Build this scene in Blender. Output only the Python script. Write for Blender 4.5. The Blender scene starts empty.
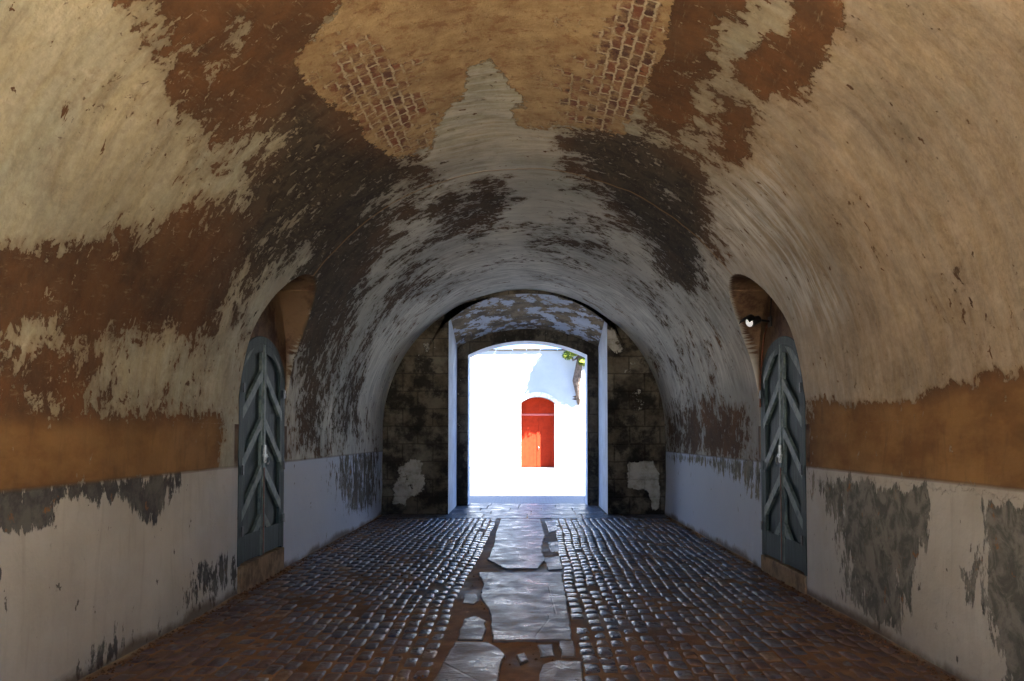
import bpy, math, random
import numpy as np
from math import sin, cos, tan, pi, radians, sqrt
random.seed(7)
rng = np.random.default_rng(7)
scene = bpy.context.scene
COL = scene.collection

# ------------------------------------------------------------------ measures
R0 = 2.89            # half width of the tunnel and radius of its vault
ZS = 1.72            # height where the vault springs
YR, YE = -2.2, 16.8  # unseen rear mouth, placed to brighten the near walls, and end wall of the tunnel
YC = 9.15            # middle of the two side doors
DADO = 1.29
CX, CH, PITCH, FPX = 0.035, 1.6, radians(2.0), 820.0
U0, V0 = 525.5, 436 - 820 * tan(PITCH)

def project(x, y, z):
    X, Z, H = x - CX, y, z - CH
    zc = np.maximum(Z, 4.2) * cos(PITCH) + H * sin(PITCH)
    yc = H * cos(PITCH) - np.maximum(Z, 4.2) * sin(PITCH)
    return U0 + FPX * X / zc, V0 - FPX * yc / zc

def on_floor(u, v, z=0.0):
    a, b = (u - U0) / FPX, (V0 - v) / FPX           # camera ray (a, 1 fwd, b up)
    dx, dy, dz = a, cos(PITCH) - b * sin(PITCH), sin(PITCH) + b * cos(PITCH)
    t = (z - CH) / dz
    return (CX + dx * t, dy * t)

# ------------------------------------------------------------------ node helper
class Mat:
    def __init__(s, name):
        s.m = bpy.data.materials.new(name); s.m.use_nodes = True
        s.t = s.m.node_tree; s.n = s.t.nodes; s.l = s.t.links
        s.bsdf = s.n['Principled BSDF'] if 'Principled BSDF' in s.n else s.n.new('ShaderNodeBsdfPrincipled')
    def put(s, sock, v):
        if hasattr(v, 'is_output') or isinstance(v, bpy.types.NodeSocket): s.l.new(v, sock)
        elif isinstance(v, (tuple, list)) and len(v) == 3 and sock.type == 'RGBA': sock.default_value = (*v, 1)
        else: sock.default_value = v
    def math(s, op, a, b=None, clamp=False, c=None):
        n = s.n.new('ShaderNodeMath'); n.operation = op; n.use_clamp = clamp
        s.put(n.inputs[0], a)
        if b is not None: s.put(n.inputs[1], b)
        if c is not None: s.put(n.inputs[2], c)
        return n.outputs[0]
    def add(s, a, b): return s.math('ADD', a, b)
    def mul(s, a, b): return s.math('MULTIPLY', a, b)
    def step(s, v, lo, hi, a=0.0, b=1.0):
        n = s.n.new('ShaderNodeMapRange'); n.interpolation_type = 'SMOOTHSTEP'; n.clamp = True
        s.put(n.inputs['Value'], v)
        for k, x in (('From Min', lo), ('From Max', hi), ('To Min', a), ('To Max', b)): s.put(n.inputs[k], x)
        return n.outputs[0]
    def mix(s, f, a, b, mode='MIX'):
        n = s.n.new('ShaderNodeMix'); n.data_type = 'RGBA'; n.blend_type = mode
        s.put(n.inputs['Factor'], f)
        ia = [i for i in n.inputs if i.type == 'RGBA']
        s.put(ia[0], a); s.put(ia[1], b)
        return [o for o in n.outputs if o.type == 'RGBA'][0]
    def attr(s, name):
        n = s.n.new('ShaderNodeAttribute'); n.attribute_name = name; return n.outputs['Fac']
    def coord(s, kind='Object'):
        return s.n.new('ShaderNodeTexCoord').outputs[kind]
    def uv(s): return s.coord('UV')
    def scale(s, vec, sc=(1, 1, 1), loc=(0, 0, 0), rot=(0, 0, 0)):
        n = s.n.new('ShaderNodeMapping'); s.put(n.inputs['Vector'], vec)
        n.inputs['Scale'].default_value = sc; n.inputs['Location'].default_value = loc; n.inputs['Rotation'].default_value = rot
        return n.outputs[0]
    def noise(s, vec, scale, detail=6, rough=.6, dist=0.0):
        n = s.n.new('ShaderNodeTexNoise'); s.put(n.inputs['Vector'], vec)
        n.inputs['Scale'].default_value = scale; n.inputs['Detail'].default_value = detail
        n.inputs['Roughness'].default_value = rough; n.inputs['Distortion'].default_value = dist
        return n.outputs['Fac']
    def voro(s, vec, scale, feature='F1', out='Distance', rand=1.0):
        n = s.n.new('ShaderNodeTexVoronoi'); n.feature = feature; s.put(n.inputs['Vector'], vec)
        n.inputs['Scale'].default_value = scale; n.inputs['Randomness'].default_value = rand
        return n.outputs[out]
    def brick(s, vec, w, h, mortar, c1, c2, cm, bias=0.0, smooth=.1):
        n = s.n.new('ShaderNodeTexBrick'); s.put(n.inputs['Vector'], vec)
        n.inputs['Scale'].default_value = 1; n.inputs['Brick Width'].default_value = w; n.inputs['Row Height'].default_value = h
        n.inputs['Mortar Size'].default_value = mortar; n.inputs['Mortar Smooth'].default_value = smooth; n.inputs['Bias'].default_value = bias
        s.put(n.inputs['Color1'], c1); s.put(n.inputs['Color2'], c2); s.put(n.inputs['Mortar'], cm)
        return n.outputs['Color'], n.outputs['Fac']
    def sep(s, vec):
        n = s.n.new('ShaderNodeSeparateXYZ'); s.put(n.inputs[0], vec); return n.outputs
    def comb(s, x, y, z=0.0):
        n = s.n.new('ShaderNodeCombineXYZ'); s.put(n.inputs[0], x); s.put(n.inputs[1], y); s.put(n.inputs[2], z); return n.outputs[0]
    def done(s, col, rough=.9, height=None, dist=.02, spec=.3, metal=0.0, strength=1.0, tint=None):
        if tint: s.bsdf.inputs['Specular Tint'].default_value = (*tint, 1)
        s.put(s.bsdf.inputs['Base Color'], col); s.put(s.bsdf.inputs['Roughness'], rough)
        s.bsdf.inputs['Specular IOR Level'].default_value = spec; s.put(s.bsdf.inputs['Metallic'], metal)
        if height is not None:
            b = s.n.new('ShaderNodeBump'); b.inputs['Distance'].default_value = dist; b.inputs['Strength'].default_value = strength
            s.put(b.inputs['Height'], height); s.l.new(b.outputs[0], s.bsdf.inputs['Normal'])
        return s.m

def lin(r, g, b):
    f = lambda c: (c / 255 / 12.92) if c / 255 <= .04045 else ((c / 255 + .055) / 1.055) ** 2.4
    return (f(r), f(g), f(b))

# ------------------------------------------------------------------ mesh helpers
def link(name, me, mat=None, parent=None):
    o = bpy.data.objects.new(name, me); COL.objects.link(o)
    if mat: me.materials.append(mat)
    if parent: o.parent = parent
    return o

def mesh(name, verts, faces, mat=None, parent=None, smooth=False, uvs=None, attrs=None):
    me = bpy.data.meshes.new(name)
    if isinstance(verts, np.ndarray) and isinstance(faces, np.ndarray):
        me.vertices.add(len(verts)); me.vertices.foreach_set('co', verts.astype(np.float32).ravel())
        k = faces.shape[1]
        me.loops.add(faces.size); me.loops.foreach_set('vertex_index', faces.astype(np.int32).ravel())
        me.polygons.add(len(faces)); me.polygons.foreach_set('loop_start', np.arange(0, faces.size, k, dtype=np.int32))
        me.update(calc_edges=True)
    else:
        me.from_pydata([tuple(v) for v in verts], [], [tuple(f) for f in faces]); me.update()
    me.validate()
    if smooth: me.polygons.foreach_set('use_smooth', [True] * len(me.polygons))
    if uvs is not None:
        lay = me.uv_layers.new(name='UVMap'); li = np.zeros(len(me.loops), dtype=np.int32)
        me.loops.foreach_get('vertex_index', li); lay.data.foreach_set('uv', np.asarray(uvs, dtype=np.float32)[li].ravel())
    for k, a in (attrs or {}).items():
        at = me.attributes.new(k, 'FLOAT', 'POINT'); at.data.foreach_set('value', np.asarray(a, dtype=np.float32))
    return link(name, me, mat, parent)

class MB:
    def __init__(s): s.v, s.f = [], []
    def box(s, x0, x1, y0, y1, z0, z1):
        n = len(s.v); s.v += [(x, y, z) for z in (z0, z1) for y in (y0, y1) for x in (x0, x1)]
        s.f += [tuple(n + i for i in q) for q in ((0, 2, 3, 1), (4, 5, 7, 6), (0, 1, 5, 4), (2, 6, 7, 3), (0, 4, 6, 2), (1, 3, 7, 5))]
        return s
    def prism(s, poly, a, b, mp):
        """poly: 2-D outline; mp(p, q, t) -> xyz; t in a..b"""
        n = len(s.v); k = len(poly)
        s.v += [mp(p, q, a) for p, q in poly] + [mp(p, q, b) for p, q in poly]
        s.f += [tuple(range(n, n + k))[::-1], tuple(range(n + k, n + 2 * k))]
        s.f += [(n + i, n + (i + 1) % k, n + k + (i + 1) % k, n + k + i) for i in range(k)]
        return s
    def tube(s, pts, r, seg=8):
        from mathutils import Vector
        rs = r if isinstance(r, (list, tuple)) else [r] * len(pts)
        n0 = len(s.v); P = [Vector(p) for p in pts]
        for i, p in enumerate(P):
            d = (P[min(i + 1, len(P) - 1)] - P[max(i - 1, 0)]).normalized()
            a = d.cross(Vector((0, 0, 1)) if abs(d.z) < .9 else Vector((1, 0, 0))).normalized(); b = d.cross(a)
            for j in range(seg):
                t = 2 * pi * j / seg; s.v.append(tuple(p + (a * cos(t) + b * sin(t)) * rs[i]))
        for i in range(len(P) - 1):
            for j in range(seg):
                s.f.append((n0 + i * seg + j, n0 + i * seg + (j + 1) % seg, n0 + (i + 1) * seg + (j + 1) % seg, n0 + (i + 1) * seg + j))
        s.f += [tuple(n0 + j for j in range(seg))[::-1], tuple(n0 + (len(P) - 1) * seg + j for j in range(seg))]
        return s
    def build(s, name, mat, parent=None, bevel=0, smooth=False, seg=2):
        o = mesh(name, s.v, s.f, mat, parent, smooth)
        if bevel:
            m = o.modifiers.new('bevel', 'BEVEL'); m.width = bevel; m.segments = seg; m.limit_method = 'ANGLE'
        return o

def struct(o): o['kind'] = 'structure'; return o
def empty(name, loc=(0, 0, 0)):
    o = bpy.data.objects.new(name, None); COL.objects.link(o); o.location = loc; return o
def tag(o, label, cat, group=None, kind=None):
    o['label'] = label; o['category'] = cat
    if group: o['group'] = group
    if kind: o['kind'] = kind
    return o

# ------------------------------------------------------------------ stain maps: soft outlines of each patch of paint, render, brick and painted light
def sdist(px, py, poly):
    P = np.asarray(poly, float); d = np.full(px.shape, 1e9); ins = np.zeros(px.shape, bool)
    for i in range(len(P)):
        a, b = P[i], P[(i + 1) % len(P)]
        e = b - a; L = max(e @ e, 1e-9)
        t = np.clip(((px - a[0]) * e[0] + (py - a[1]) * e[1]) / L, 0, 1)
        d = np.minimum(d, np.hypot(px - a[0] - t * e[0], py - a[1] - t * e[1]))
        c = (a[1] > py) != (b[1] > py)
        with np.errstate(divide='ignore', invalid='ignore'):
            xi = (b[0] - a[0]) * (py - a[1]) / (b[1] - a[1] if b[1] != a[1] else 1e-9) + a[0]
        ins ^= c & (px < xi)
    return np.where(ins, d, -d)
def paint(px, py, base, layers, wide=1.0):
    f = np.full(px.shape, float(base))
    for val, soft, poly in layers:
        w = np.clip(sdist(px, py, poly) / (soft * wide) * .5 + .5, 0, 1); w = w * w * (3 - 2 * w)
        f = f * (1 - w) + val * w
    return f

BARE = [  # (value, softness, outline); value > 0 = paint gone
 # left half
 (.9, 30, [(135,-40),(150,25),(175,60),(200,100),(222,120),(245,150),(262,185),(300,210),(355,150),(345,100),(325,60),(365,-40)]),
 (-.1, 22, [(165,40),(240,10),(262,60),(215,105),(185,85)]),
 (.0, 20, [(268,105),(300,130),(315,170),(280,175),(262,140)]),
 (.15, 24, [(160,205),(225,190),(260,180),(240,250),(170,240)]),
 (.95, 22, [(-80,238),(60,240),(120,226),(175,228),(235,232),(238,300),(215,335),(130,335),(60,330),(-80,345)]),
 (.15, 22, [(-80,330),(60,325),(130,332),(230,330),(238,415),(-80,425)]),
 (-.45, 16, [(85,345),(150,340),(190,345),(200,372),(175,400),(110,400),(85,385)]),
 (-.4, 14, [(200,385),(232,370),(236,420),(205,412)]),
 (.1, 14, [(-80,340),(14,345),(28,400),(-80,408)]),
 (1.1, 10, [(-80,412),(60,420),(140,422),(222,416),(226,445),(215,475),(-80,500)]),
 # dark flank between the left door and the crown
 (.75, 26, [(255,180),(330,120),(395,150),(420,180),(395,240),(370,290),(345,330),(320,400),(318,445),(298,450),(285,330),(240,330),(236,230)]),
 (.25, 20, [(240,230),(300,190),(320,240),(290,290),(250,330)]),
 (.28, 18, [(335,180),(400,150),(400,200),(350,215)]),
 (-.1, 14, [(318,400),(345,330),(372,300),(395,320),(372,400),(372,450),(318,445)]),
 (-.55, 16, [(236,300),(268,270),(300,262),(296,320),(300,452),(225,470),(226,400)]),
 # crown beyond the brick
 (-.75, 16, [(470,62),(500,66),(520,100),(528,135),(600,140),(560,170),(520,210),(515,250),(480,262),(430,262),(395,240),(398,190),(420,150),(450,110)]),
 (.12, 14, [(436,190),(500,188),(498,222),(470,240),(440,236)]),
 (.55, 18, [(560,128),(640,130),(690,165),(705,215),(712,260),(690,300),(660,280),(640,240),(600,215),(575,175)]),
 (.05, 14, [(525,225),(610,222),(622,262),(560,258),(528,250)]),
 (.2, 12, [(548,165),(600,150),(610,190),(560,190)]),
 (-.25, 12, [(385,250),(440,262),(600,262),(655,285),(700,330),(700,400),(668,400),(640,330),(590,295),(525,283),(460,290),(410,320),(385,360),(372,330)]),
 (-.6, 10, [(372,330),(400,292),(450,270),(525,262),(600,270),(650,300),(675,340),(680,400),(668,400),(655,345),(620,305),(525,283),(430,305),(395,345),(384,400),(366,400)]),
 (.05, 16, [(398,150),(440,160),(420,250),(380,260)]),
 (.1, 12, [(440,185),(505,180),(500,225),(470,245),(430,240)]),
 (.1, 12, [(400,265),(450,268),(440,285),(400,310),(385,330),(375,300)]),
 # right half
 (.3, 24, [(640,-40),(760,-40),(740,60),(700,100),(700,190),(725,230),(690,220),(650,150),(655,80)]),
 (.85, 18, [(665,-40),(700,-40),(690,70),(672,120),(650,130),(655,70)]),
 (.75, 16, [(800,-40),(845,-40),(820,55),(790,92),(762,95),(745,75),(760,45),(795,20)]),
 (.5, 12, [(720,95),(745,100),(762,115),(752,165),(725,160),(718,120)]),
 (.7, 12, [(680,160),(698,175),(700,225),(680,230)]),
 (.35, 8, [(820,290),(842,300),(835,330),(815,338)]),
 (-.9, 20, [(770,-40),(860,-40),(1100,-40),(1100,370),(980,385),(900,400),(812,402),(800,330),(760,270),(715,225),(745,180),(770,110),(840,70),(850,20)]),
 (.75, 14, [(800,-40),(850,-40),(825,50),(795,92),(765,95),(748,78),(765,45),(798,20)]),
 (1.1, 10, [(811,402),(850,404),(900,402),(950,388),(1000,380),(1100,360),(1100,520),(1024,500),(811,474)]),
 (.1, 8, [(940,395),(970,378),(1100,350),(1100,372),(990,388)]),
 (.35, 10, [(668,400),(755,395),(755,460),(668,455)]),
 (-.5, 12, [(700,250),(735,275),(752,400),(715,405),(705,330)]),
]
DARK = [  # soot: 0 = warm brown, 1 = near black
 (.35, 60, [(180,-60),(340,-60),(330,90),(300,200),(220,200),(200,90)]),
 (.45, 30, [(-80,238),(235,232),(238,300),(215,335),(60,330),(-80,300)]),
 (1.15, 50, [(240,190),(300,90),(370,150),(430,160),(395,250),(340,330),(300,400),(236,330)]),
 (1.2, 30, [(560,128),(640,130),(700,180),(712,260),(700,300),(640,250)]),
 (.85, 24, [(400,180),(560,165),(620,215),(600,270),(400,270)]),
 (.9, 30, [(370,240),(680,240),(700,455),(668,455),(640,300),(525,270),(400,300),(384,455),(290,455),(300,330)]),
 (.25, 30, [(-80,412),(226,412),(226,480),(-80,500)]),
 (.15, 30, [(811,402),(1100,370),(1100,520),(811,474)]),
 (.5, 20, [(800,400),(890,400),(870,430),(811,430)]),
]
OCHRE = [  # earth coloured limewash band
 (1, 14, [(-80,415),(60,424),(140,425),(222,418),(226,480),(-80,500)]),
 (1, 14, [(811,402),(900,402),(1000,384),(1100,366),(1100,520),(811,474)]),
]
BRICK = [
 (1, 7, [(338,-60),(342,4),(325,22),(310,42),(297,60),(300,75),(315,92),(330,105),(352,113),(362,125),(366,140),(382,150),(398,160),(420,152),(432,148),(436,128),(448,110),(452,103),(464,98),(466,80),(472,66),(486,60),(500,70),(512,84),(520,92),(526,104),(514,108),(512,118),(522,129),(560,126),(600,130),(622,134),(630,120),(640,100),(652,72),(664,50),(668,30),(692,-60)]),
]
BRICKSEE = [  # where the bricks themselves show through the mortar
 (.28, 20, [(345,60),(440,60),(450,100),(400,155),(330,105),(300,70)]),
 (.25, 20, [(530,60),(600,40),(600,128),(525,125)]),
 (.8, 26, [(340,30),(365,40),(410,90),(425,140),(395,150),(360,110)]),
 (.9, 22, [(620,-20),(668,-20),(655,60),(632,125),(600,128),(570,110),(600,50)]),
 (.5, 20, [(565,70),(600,60),(600,125),(555,118)]),
 (.35, 12, [(548,0),(592,0),(590,30),(550,28)]),
]
SCUFF_LIGHT = [  # white scuffs, plus painted light on the far rim and crown tongue
 (.8, 26, [(700,230),(735,190),(770,170),(800,230),(840,300),(830,320),(790,310),(760,260),(735,250)]),
 (.9, 16, [(690,250),(735,280),(752,380),(700,390),(690,330)]),
 (.8, 20, [(385,330),(440,262),(600,262),(680,330),(680,380),(660,330),(590,290),(470,290),(390,350)]),
 (.55, 20, [(455,90),(500,90),(520,260),(400,262),(420,180)]),
 (.7, 14, [(318,400),(375,380),(375,455),(300,455)]),
]
DADOB = [  # lower wall: value > 0 = whitewash gone
 (.62, 14, [(-80,488),(60,480),(150,473),(178,474),(178,486),(160,512),(148,525),(128,510),(105,495),(60,505),(58,525),(30,535),(0,540),(0,580),(-80,620)]),
 (.12, 12, [(318,455),(378,448),(380,512),(350,520),(330,490)]),
 (.3, 10, [(345,455),(378,450),(378,500),(355,500)]),
 (.05, 8, [(188,560),(240,545),(240,580),(190,610)]),
 (-.12, 14, [(80,640),(230,580),(240,590),(90,685),(20,700)]),
 (.35, 16, [(806,470),(850,478),(925,488),(923,530),(915,590),(900,635),(845,605),(842,560),(835,520),(815,500)]),
 (.7, 12, [(852,492),(920,498),(917,545),(905,575),(862,560),(850,525)]),
 (.35, 8, [(845,560),(905,570),(895,625),(848,600)]),
 (.85, 14, [(985,502),(1120,505),(1120,800),(1010,690),(992,600),(985,550)]),
 (.25, 10, [(952,560),(985,560),(975,620),(955,605)]),
 (.25, 8, [(668,452),(760,455),(760,470),(740,485),(700,466),(668,462)]),
 (.2, 6, [(745,470),(762,470),(762,500),(748,500)]),
]

# ------------------------------------------------------------------ materials
def vault_material():
    m = Mat('peeling_limewash'); uv = m.uv(); o = m.coord('Object')
    warp = m.scale(uv, (1, 1, 1), rot=(0, 0, radians(-9)))
    n1 = m.noise(o, 1.25, 10, .66, .3)                       # flake outlines
    n2 = m.noise(m.scale(o, (1, 1.1, 1), rot=(.5, 0, 0)), 5.2, 8, .68, .6)
    st = m.noise(m.scale(warp, (2.0, 8, 1)), 1.5, 9, .68, .3)   # brushed streaks along the arc
    nb = m.noise(o, 15, 6, .7)
    chip = m.noise(m.scale(warp, (1, 1.6, 1), loc=(3, 7, 0)), 7.5, 4, .6, .4)
    chips = m.add(m.step(chip, .63, .68, 0, .85), m.step(chip, .33, .375, -.85, 0))
    nn = m.add(m.mul(m.add(n1, -.5), 3.0), m.mul(m.add(st, -.5), .9))
    nn = m.add(nn, m.add(m.mul(m.add(n2, -.5), 3.0), m.mul(m.add(nb, -.5), 1.7)))
    nn = m.add(nn, chips)
    bare = m.step(m.add(m.attr('bare'), nn), -.06, .10)
    z = m.sep(o)[2]
    # colours
    cl = m.noise(o, .9, 5, .6)
    fine = m.noise(o, 26, 5, .7)
    cream = m.mix(m.step(cl, .35, .65), lin(198,185,150), lin(184,180,154))
    cream = m.mix(m.mul(m.step(m.noise(o, 3.5, 8, .7), .48, .75), .55), cream, lin(142,124,96))
    cream = m.mix(m.mul(m.step(m.noise(m.scale(warp, (9, 1, 1)), 2.2, 6, .6), .55, .75), .35), cream, lin(222,210,185))
    speck = m.step(m.add(m.noise(o, 11, 6, .75, .6), m.mul(n1, .25)), .765, .79)
    cream = m.mix(m.mul(speck, .85), cream, lin(96,68,42))
    rosy = m.step(m.add(m.sep(o)[0], m.mul(m.add(n1, -.5), 4)), .3, 2.6)
    cream = m.mix(m.mul(rosy, .75), cream, m.mix(m.step(n2, .4, .6), lin(186,160,132), lin(168,142,112)))
    mott = m.step(m.noise(o, 19, 8, .78), .36, .64)
    cream = m.mix(.32, cream, m.mix(mott, lin(150,140,122), lin(255,252,244)), 'MULTIPLY')
    cream = m.mix(m.mul(m.step(m.noise(o, 6.5, 9, .75, .5), .55, .66), .38), cream, lin(138,118,90))
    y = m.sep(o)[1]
    far_cool_light = m.step(m.add(y, m.mul(n1, 2.0)), 7.5, 12.0)  # greyer with depth: bluish light of the far end painted in
    cream = m.mix(m.mul(far_cool_light, .8), cream, lin(206,208,204))
    scuff_light = m.mul(m.attr('scuff_light'), m.step(m.noise(m.scale(uv, (1.1, 6, 1), rot=(0, 0, .12)), 1.6, 9, .68, .3), .38, .62))
    cream = m.mix(scuff_light, cream, lin(240,239,232))
    dk = m.attr('dark')
    dk = m.math('ADD', dk, m.mul(m.add(m.noise(o, 1.4, 7, .65), -.5), .9), True)
    brown = m.mix(m.step(m.noise(o, 2.3, 8, .7), .35, .68), lin(138,94,56), lin(104,72,46))
    brown = m.mix(m.mul(m.step(fine, .5, .8), .35), brown, lin(158,118,78))
    brown = m.mix(m.mul(m.step(m.noise(o, 7, 9, .78, .4), .54, .66), .45), brown, lin(84,56,36))
    brown = m.mix(dk, brown, m.mix(m.step(n2, .4, .6), lin(62,52,42), lin(84,74,60)))
    och = m.mix(m.step(m.noise(m.scale(o, (1, 1, 2.2)), 1.6, 8, .65), .35, .7), lin(172,130,80), lin(136,98,58))
    brown = m.mix(m.mul(m.attr('ochre'), .85), brown, och)
    thin = m.step(m.add(m.attr('bare'), m.add(m.mul(m.add(n1, -.5), 3.4), m.mul(m.add(n2, -.5), 2.2))), -.55, .05)
    cream = m.mix(m.mul(thin, .5), cream, m.mix(dk, lin(150,120,80), lin(104,92,72)))
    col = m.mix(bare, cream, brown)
    # half gone wash: thin veil of paint on the brown
    veil = m.mul(m.step(m.noise(m.scale(warp, (8, 2, 1)), 3.0, 9, .72), .55, .68), m.mul(bare, .5))
    col = m.mix(m.mul(veil, m.math('SUBTRACT', 1.0, m.attr('ochre'), True)), col, lin(165,150,118))
    cloud = m.step(m.noise(o, .55, 6, .62), .34, .66)
    col = m.mix(.45, col, m.mix(cloud, lin(122,118,106), lin(255,250,238)), 'MULTIPLY')
    grime = m.step(m.noise(m.scale(warp, (1.2, 5, 1)), 1.1, 9, .7, .4), .5, .7)
    col = m.mix(m.mul(grime, .35), col, lin(84,70,52))
    # brick patch
    wob = m.mul(m.add(m.noise(o, 16, 5, .6), -.5), .06)
    uvs = m.sep(uv)
    bv = m.comb(m.add(uvs[1], wob), m.add(uvs[0], wob))
    bc, bf = m.brick(bv, .19, .085, .016, lin(136,82,56), lin(84,56,44), lin(206,188,152), smooth=.7)
    hole = m.step(m.noise(bv, 9, 3, .6), .62, .66)
    bc = m.mix(m.mul(hole, m.math('SUBTRACT', 1.0, bf)), bc, lin(60,34,26))
    och2 = m.mix(m.step(m.noise(o, 4.5, 9, .72), .3, .7), lin(190,162,116), lin(152,120,80))
    rough_edge = m.step(m.noise(o, 7, 8, .75), .5, .62)
    och2 = m.mix(m.mul(rough_edge, .6), och2, lin(132,84,48))
    see = m.mul(m.step(m.add(m.attr('bricksee'), m.mul(m.add(m.noise(o, 5.5, 8, .72), -.5), 3.4)), .30, .75), m.step(m.noise(o, 9, 6, .7), .3, .6, .35, 1.0))
    patch = m.mix(see, och2, bc)
    inpatch = m.step(m.add(m.attr('brick'), m.add(m.mul(m.add(n2, -.5), .9), m.mul(m.add(nb, -.5), .9))), .47, .53)
    edge = m.math('MULTIPLY', m.step(m.add(m.attr('brick'), m.mul(m.add(nb, -.5), .5)), .35, .5), m.step(m.attr('brick'), .62, .85, 1.0, 0.0))
    col = m.mix(inpatch, col, patch)
    # seam rib over the doors
    dy = m.math('ABSOLUTE', m.add(m.add(y, -YC), m.mul(m.add(m.noise(m.scale(o, (1, 0, 1)), 2.0, 3, .5), -.5), .22)))
    seam = m.mul(m.step(dy, .012, .03, 1.0, 0.0), m.step(z, 2.9, 3.3))
    col = m.mix(m.mul(seam, .45), col, lin(172,134,86))
    # dado
    zz = m.add(z, m.mul(m.add(m.noise(o, 3, 3, .5), -.5), .02))
    dado = m.step(zz, DADO - .012, DADO + .012, 1.0, 0.0)
    db = m.step(m.add(m.attr('dadob'), m.add(m.mul(m.add(m.noise(m.scale(o, (1, 1.8, .7)), 2.6, 10, .7, .3), -.5), 2.9), m.mul(m.add(m.noise(m.scale(o, (1, 1.5, .6)), 12, 6, .7), -.5), 1.7))), -.06, .10)
    white = m.mix(m.step(m.noise(o, 1.2, 5, .6), .3, .7), lin(204,198,182), lin(184,176,158))
    white = m.mix(m.mul(m.step(m.noise(m.scale(o, (1, 5, .6)), 2.4, 7, .65), .5, .75), .35), white, lin(160,150,130))
    white = m.mix(m.mul(far_cool_light, .85), white, lin(212,222,240))  # far daylight put into the dado colour as blue
    under = m.mix(m.step(m.noise(o, 3.2, 7, .7), .4, .62), lin(74,72,68), lin(112,108,98))
    under = m.mix(m.step(m.sep(o)[0], -1, 1), under, m.mix(m.step(n2, .4, .6), lin(98,96,86), lin(142,138,124)))
    under = m.mix(m.mul(m.step(m.noise(o, 6.3, 7, .7), .6, .68), .8), under, lin(158,106,56))
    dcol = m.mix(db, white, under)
    dsp = m.step(m.noise(m.scale(o, (1, 1.6, 1)), 5.5, 5, .62, .3), .67, .69)
    dcol = m.mix(m.mul(dsp, .85), dcol, lin(84,78,70))
    foot = m.step(m.add(z, m.mul(m.add(n1, -.5), .35)), .0, .10, 1.0, 0.0)
    dcol = m.mix(m.mul(foot, .8), dcol, lin(84,60,40))
    rust = m.step(m.math('ABSOLUTE', m.add(z, -DADO)), .006, .02, 1.0, 0.0)
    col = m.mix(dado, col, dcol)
    col = m.mix(m.mul(rust, .45), col, lin(96,80,62))
    # niche walls round the doors stay warm and bare
    nm = m.attr('niche')
    ncol = m.mix(m.step(m.noise(o, 2.4, 8, .7), .42, .6), lin(112,88,64), lin(70,46,32))
    col = m.mix(nm, col, ncol)
    h = m.add(m.mul(bare, -.35), m.mul(fine, .22))
    h = m.add(h, m.mul(m.noise(o, 4, 8, .65), .9))
    h = m.add(h, m.add(m.mul(inpatch, -2.2), m.mul(m.mul(inpatch, see), m.mul(bf, .9))))
    h = m.add(h, m.mul(m.mul(inpatch, m.noise(o, 14, 7, .75)), 1.4))
    h = m.add(h, m.add(m.mul(seam, 1.2), m.mul(m.mul(dado, db), -.3)))
    rough = m.step(bare, 0, 1, .78, .92)
    return m.done(col, rough, h, .014, .25)

def stone_material(name='ashlar', tone=1.0, w=.62, h=.36, light=(128,120,104), darkc=(52,46,40)):
    m = Mat(name); o = m.coord('Object'); uv = m.uv()
    wv = m.comb(m.add(m.sep(uv)[0], m.mul(m.add(m.noise(o, 3, 3, .5), -.5), .04)), m.add(m.sep(uv)[1], m.mul(m.add(m.noise(o, 4, 3, .5), -.5), .03)))
    c, f = m.brick(wv, w, h, .014, (0, 0, 0), (1, 1, 1), (.5, .5, .5), smooth=.3)
    a = m.step(m.noise(o, 2.6, 9, .7), .35, .66)
    col = m.mix(a, lin(*light), lin(*darkc))
    col = m.mix(m.mul(m.sep(c)[0], .55), col, lin(92,80,62))
    col = m.mix(m.mul(m.step(m.noise(o, 1.6, 8, .7), .46, .58), .85), col, lin(28,25,23))
    pl = m.step(m.add(m.attr('plaster'), m.add(m.mul(m.add(m.noise(o, 3.2, 8, .68), -.5), 2.1), 0)), -.05, .06)
    col = m.mix(pl, col, m.mix(m.step(m.noise(o, 5, 6, .7), .4, .7), lin(186,182,170), lin(140,134,120)))
    col = m.mix(m.mul(m.mul(f, .5), m.math('SUBTRACT', 1.0, pl)), col, lin(38,32,27))
    hh = m.add(m.mul(f, -1.2), m.add(m.mul(m.noise(o, 6, 9, .7), .9), m.mul(pl, .5)))
    return m.done(col, .9, hh, .022, .2)

def white_jamb_material():
    m = Mat('whitewashed_stone'); o = m.coord('Object')
    w = m.mix(m.step(m.noise(o, 2, 6, .6), .35, .7), lin(206,214,226), lin(184,190,200))
    pl = m.step(m.add(m.attr('plaster'), m.mul(m.add(m.noise(o, 2.6, 9, .68), -.5), 2.2)), -.05, .06)
    st = m.mix(m.step(m.noise(o, 3.5, 8, .7), .35, .65), lin(150,132,104), lin(92,80,64))
    col = m.mix(pl, st, w)
    return m.done(col, .8, m.add(m.noise(o, 6, 8, .7), m.mul(pl, .3)), .02, .25)

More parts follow.
